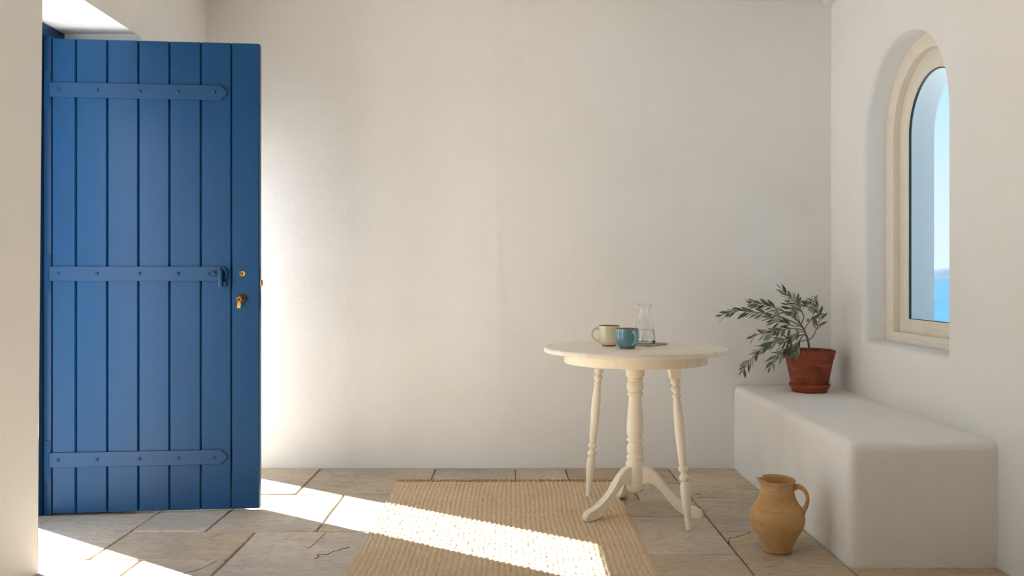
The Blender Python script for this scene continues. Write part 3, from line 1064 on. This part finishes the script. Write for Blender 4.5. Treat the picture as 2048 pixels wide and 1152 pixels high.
# slate coaster
bm = bmesh.new()
pts = []
for i in range(4):
    a0, a1 = math.radians(-85 + 90 * i), math.radians(-85 + 90 * (i + 1))
    p0, p1 = Vector((math.cos(a0), math.sin(a0))) * 0.118, Vector((math.cos(a1), math.sin(a1))) * 0.118
    for q in range(8):
        p = p0.lerp(p1, q / 8)
        pts.append(p * (1 + (random.uniform(-0.02, 0.02) if q else -0.03)))
lo = [bm.verts.new((p.x * 0.97, p.y * 0.97, 0.0)) for p in pts]
mi = [bm.verts.new((p.x, p.y, 0.004)) for p in pts]
hi = [bm.verts.new((p.x * 0.975, p.y * 0.975, 0.0075)) for p in pts]
bm.faces.new(list(reversed(lo)))
bm.faces.new(hi)
for a, b in ((lo, mi), (mi, hi)):
    for i in range(len(pts)):
        j = (i + 1) % len(pts)
        bm.faces.new((a[i], a[j], b[j], b[i]))
o = frombm('slate_coaster', bm, M['slate'], loc=(0.600, 4.062, TZ))
tag(o, 'rough grey-brown slate coaster under the glass carafe', 'coaster')

# carafe
cz = TZ + 0.0078
car = empty('carafe', (0.606, 4.068, cz))
tag(car, 'clear glass carafe half filled with water on the slate coaster', 'carafe')
op = [(0.0455, 0.0), (0.0490, 0.003), (0.0505, 0.010), (0.0495, 0.028), (0.0455, 0.052), (0.0390, 0.078), (0.0315, 0.100), (0.0252, 0.118), (0.0222, 0.132), (0.0218, 0.146),
      (0.0232, 0.158), (0.0270, 0.168), (0.0325, 0.1735)]
op = smooth_path(op, 3)
th = 0.0021
ip = []
for (r, z) in reversed(op):
    if z > 0.008:
        ip.append((r - th, z if z < 0.17 else z + 0.0006))
full = [(0.0, 0.0)] + op + [(0.0338, 0.1752), (0.0335, 0.1772), (0.0318, 0.1778)] + ip + [(0.044, 0.0075), (0.038, 0.0058), (0.0, 0.0055)]
lathe('glass_body', full, M['glass'], car, 64, False, False, ang=60)
wl = 0.062
wp = [(0.0, 0.0059), (0.0377, 0.0062), (0.0435, 0.0078)]
for (r, z) in op:
    if 0.0085 < z < wl:
        wp.append((r - th - 0.0003, z))
rw = [r for r, z in op if z < wl][-1] - th - 0.0009
wp += [(rw, wl), (0.0, wl)]
lathe('water', wp, M['water'], car, 64, False, False, ang=60)

# ---------------------------------------------------------------- clay jug
jug = empty('clay_jug', (1.014, 3.397, 0.001))
tag(jug, 'ochre clay jug with a pinched spout and loop handle on the floor', 'jug')
JS = 3.397 / F


def jz(yz):        # zoom row to height on the jug's axis plane
    return CH - (930 + yz / 5.7625 - VY) * 3.397 / F - 0.004


outer = [(0.0, 0.0), (0.049, 0.0), (0.0535, 0.002), (0.0545, 0.008), (0.0575, 0.022), (0.066, 0.042), (0.079, 0.067), (0.0935, 0.092), (0.1008, 0.114), (0.1022, 0.130),
         (0.0990, 0.149), (0.0900, 0.169), (0.0770, 0.189), (0.0675, 0.209), (0.0628, 0.225), (0.0615, 0.240), (0.0630, 0.254), (0.0668, 0.266), (0.0690, 0.272)]
outer = outer[:3] + smooth_path(outer[3:], 4)
inner = [(0.0680, 0.2755), (0.0650, 0.2750), (0.0622, 0.268), (0.0580, 0.254), (0.0565, 0.240), (0.0580, 0.222), (0.064, 0.205), (0.075, 0.188), (0.088, 0.165), (0.094, 0.13),
         (0.085, 0.09), (0.06, 0.045), (0.045, 0.012), (0.0, 0.010)]
SP = math.radians(188)


def spout(p, a):
    d = (a - SP + PI) % (2 * PI) - PI
    t = max(0.0, (p.z - 0.225) / 0.05)
    if t <= 0:
        return p
    g = math.exp(-(d / 0.30) ** 2)
    pinch = math.exp(-((abs(d) - 0.72) / 0.28) ** 2)
    rad = Vector((math.cos(a), math.sin(a), 0))
    q = p + rad * (0.016 * t * t * g - 0.007 * t * pinch)
    q.z += 0.006 * t * t * g - 0.004 * t * pinch + 0.004 * t * math.cos(a - math.radians(110))
    return q


lathe('body', outer + inner, M['jug'], jug, 72, False, False, warp=spout, ang=60)
HA = math.radians(-28)
hp = smooth_path([(0.0600, 0.247), (0.078, 0.255), (0.098, 0.246), (0.110, 0.226), (0.1115, 0.204), (0.106, 0.184), (0.098, 0.166), (0.0930, 0.152)], 5)
path = [Vector((r * math.cos(HA), r * math.sin(HA), z)) for r, z in hp]
n = len(path)
tube('handle', path, [0.0125 - 0.003 * math.sin(PI * min(1, i / (n - 1) * 1.1)) for i in range(n)], M['jug'], jug, seg=12,
     flat=(Vector((math.cos(HA), math.sin(HA), 0)), 0.72))
rg = lathe('throwing_ring', [(0.0895, 0.1680), (0.0912, 0.1702), (0.0880, 0.1722)], M['jug'], jug, 72, False, False)

# ---------------------------------------------------------------- potted olive and its saucer
PX_, PY_, BZ = 1.547, 4.622, 0.4545
lathe_o = lathe('pot_saucer', smooth_path([(0.0, 0.0), (0.0835, 0.0), (0.086, 0.003), (0.092, 0.014), (0.1005, 0.026), (0.1030, 0.033), (0.1025, 0.039), (0.0985, 0.0405), (0.0955, 0.037), (0.090, 0.022), (0.083, 0.010), (0.0, 0.009)], 2),
                M['saucer'], None, 64, False, False, loc=(PX_, PY_, BZ))
tag(lathe_o, 'terracotta saucer under the potted olive on the white bench', 'saucer')
pz = BZ + 0.0105
pot = empty('potted_olive', (PX_, PY_, pz))
tag(pot, 'young olive tree leaning out of a weathered terracotta pot on the bench', 'potted plant')
pp = [(0.0, 0.0), (0.083, 0.0), (0.0865, 0.002), (0.0885, 0.006), (0.1170, 0.148), (0.1185, 0.1525), (0.1180, 0.155), (0.1195, 0.1575), (0.1230, 0.160), (0.1240, 0.168),
      (0.1255, 0.178), (0.1275, 0.186), (0.1300, 0.192), (0.1300, 0.1985), (0.1270, 0.2040), (0.1225, 0.2055), (0.1185, 0.2030), (0.1165, 0.196), (0.1130, 0.178)]
lathe('pot', pp, M['terracotta'], pot, 72, False, False, ang=38)
lathe('soil', [(0.1150, 0.184), (0.09, 0.188), (0.05, 0.191), (0.0, 0.192)], M['soil'], pot, 40, False, False)


def zp(a, b, dy=0.0):
    """zoomed-crop position of the plant -> point relative to the pot"""
    return at(1420 + a / 4.8, 560 + b / 4.8, PY_ + dy) - Vector((PX_, PY_, pz))


branches = [
    # points (crop x, crop y, depth offset), start radius, end radius
    ([(955, 705, 0), (950, 640, 0), (938, 570, .005), (915, 510, .01), (890, 455, .01), (850, 400, .005)], .0062, .0042),
    ([(890, 455, .01), (800, 405, -.01), (700, 365, -.03), (600, 335, -.045), (470, 315, -.06), (340, 300, -.07), (240, 292, -.075), (120, 335, -.08)], .0036, .0010),
    ([(870, 430, .005), (900, 350, .03), (850, 255, .04), (790, 190, .045), (740, 140, .05), (692, 92, .05)], .0032, .0009),
    ([(945, 575, 0), (985, 545, .02), (1015, 490, .03), (1042, 410, .035), (1050, 335, .035), (1035, 265, .03), (1000, 200, .03)], .0028, .0009),
    ([(850, 400, .005), (760, 330, .02), (670, 285, .03), (580, 250, .03), (490, 225, .03), (405, 215, .03)], .0030, .0009),
    ([(900, 480, .01), (790, 465, -.03), (690, 480, -.06), (580, 505, -.08), (480, 520, -.09), (415, 540, -.10)], .0028, .0009),
    ([(915, 520, .005), (810, 545, -.04), (700, 575, -.07), (600, 605, -.09), (520, 645, -.10), (450, 695, -.11), (390, 760, -.12), (320, 855, -.12)], .0030, .0009),
    ([(935, 575, .0), (840, 600, -.06), (770, 650, -.10), (690, 700, -.13), (620, 740, -.14), (580, 830, -.15)], .0026, .0009),
    ([(850, 400, .005), (800, 330, -.02), (770, 270, -.03), (755, 240, -.03)], .0024, .0010),
    ([(900, 480, .01), (940, 420, -.03), (985, 350, -.04), (990, 290, -.04), (940, 230, -.04)], .0024, .0009),
    ([(905, 500, .01), (850, 500, -.05), (790, 540, -.07), (740, 600, -.08), (680, 650, -.08)], .0024, .0009),
    ([(870, 440, .01), (800, 440, .03), (720, 410, .04), (640, 400, .05), (560, 370, .05)], .0024, .0009),
    ([(920, 520, .005), (870, 560, -.06), (850, 620, -.09), (820, 700, -.12)], .0020, .0009),
    ([(870, 430, 0), (850, 360, -.05), (835, 290, -.06), (842, 200, -.06)], .0020, .0009),
]
LM = bpy.data.meshes.new('leaf')
lv, lf, lmi = [], [], []
wid = [0.0, 0.34, 0.74, 0.97, 1.0, 0.80, 0.42, 0.0]
for side in (0, 1):
    for i, wv in enumerate(wid):
        t = i / (len(wid) - 1)
        zz = 0.06 * math.sin(PI * t) * -0.6 + (0.004 if side == 0 else -0.004)
        for s in (-1, 0, 1):
            lv.append((t, s * wv * 0.118, zz + (0.035 * wv if s else 0.0)))
nw = len(wid)
for side in (0, 1):
    b_ = side * nw * 3
    for i in range(nw - 1):
        for s in (0, 1):
            q = (b_ + i * 3 + s, b_ + (i + 1) * 3 + s, b_ + (i + 1) * 3 + s + 1, b_ + i * 3 + s + 1)
            lf.append(q if side == 0 else tuple(reversed(q)))
            lmi.append(side)
LM.from_pydata(lv, [], lf)
LM.materials.append(M['leaf_top'])
LM.materials.append(M['leaf_under'])
LM.polygons.foreach_set('material_index', lmi)
LM.polygons.foreach_set('use_smooth', [True] * len(LM.polygons))
LM.update()


def leaf(p, d, size, roll, droop=0.0):
    o = bpy.data.objects.new('leaf', LM)
    COL.objects.link(o)
    d = (d + Vector((0, 0, -droop))).normalized()
    up = Vector((0, 0, 1))
    sidev = up.cross(d)
    if sidev.length < 0.1:
        sidev = Vector((0, 1, 0)).cross(d)
    sidev.normalize()
    nrm = d.cross(sidev)
    Rm = Matrix((d, sidev, nrm)).transposed()
    Rm = Matrix.Rotation(roll, 3, d) @ Rm
    o.matrix_basis = Matrix.Translation(p) @ Rm.to_4x4() @ Matrix.Diagonal((size, size * random.uniform(1.0, 1.45), size, 1))
    o.parent = pot


random.seed(5)
for bi, (pts, r0, r1) in enumerate(branches):
    P = [Vector(q) for q in smooth_path([tuple(zp(a, b, dy)) for a, b, dy in pts], 6)]
    n = len(P)
    tube('trunk' if bi == 0 else 'branch', P, [r0 + (r1 - r0) * i / (n - 1) for i in range(n)], M['bark'], pot, seg=7)
    if bi == 0:
        continue
    # leaf pairs along the outer part of the branch
    L_ = [0.0]
    for a, b in zip(P[:-1], P[1:]):
        L_.append(L_[-1] + (b - a).length)
    tot = L_[-1]
    s = tot * (0.30 if bi in (1, 4, 5, 6, 11) else 0.34)
    k = 0
    while s < tot:
        i = max(q for q in range(n) if L_[q] <= s)
        i = min(i, n - 2)
        f_ = (s - L_[i]) / max(1e-6, L_[i + 1] - L_[i])
        p = P[i].lerp(P[i + 1], f_)
        t = (P[i + 1] - P[i]).normalized()
        perp = t.cross(Vector((0, 1, 0)))
        if perp.length < 0.1:
            perp = Vector((0, 0, 1))
        perp.normalize()
        for sg in (1, -1):
            if random.random() < 0.10:
                continue
            ang = random.uniform(-1.1, 1.1)
            pv = (Matrix.Rotation(ang, 3, t) @ perp) * sg
            d = (t * random.uniform(0.75, 1.25) + pv * random.uniform(0.45, 0.85)).normalized()
            leaf(p, d, random.uniform(0.050, 0.068) * (0.85 if s > tot * 0.9 else 1.0), random.choice((0, 0, 1)) * PI + random.uniform(-1.3, 1.3), random.uniform(0.0, 0.35))
        s += random.uniform(0.0155, 0.021)
        k += 1
    leaf(P[-1], (P[-1] - P[-3]).normalized(), random.uniform(0.036, 0.046), random.uniform(-0.8, 0.8))

# a small dark leaf-shaped sliver on the flagstones
lp0 = on_floor(1389, 987, 0.004)
lp1 = on_floor(1405, 989, 0.004)
fo = bpy.data.objects.new('dark_sliver', LM.copy())
fo.data.materials.clear()
dry = mat('dark_sliver_brown', srgb(74, 60, 44), 0.8, [(srgb(104, 86, 60), 60.0, 0.4, 0.7, 0.7)])
fo.data.materials.append(dry)
fo.data.materials.append(dry)
COL.objects.link(fo)
dv = lp1 - lp0
fo.location = lp0
fo.rotation_euler = (0.15, 0, math.atan2(dv.y, dv.x))
fo.scale = (dv.length,) * 3
tag(fo, 'tiny dark leaf-shaped sliver on the flagstones behind the nearer splayed table leg', 'leaf')
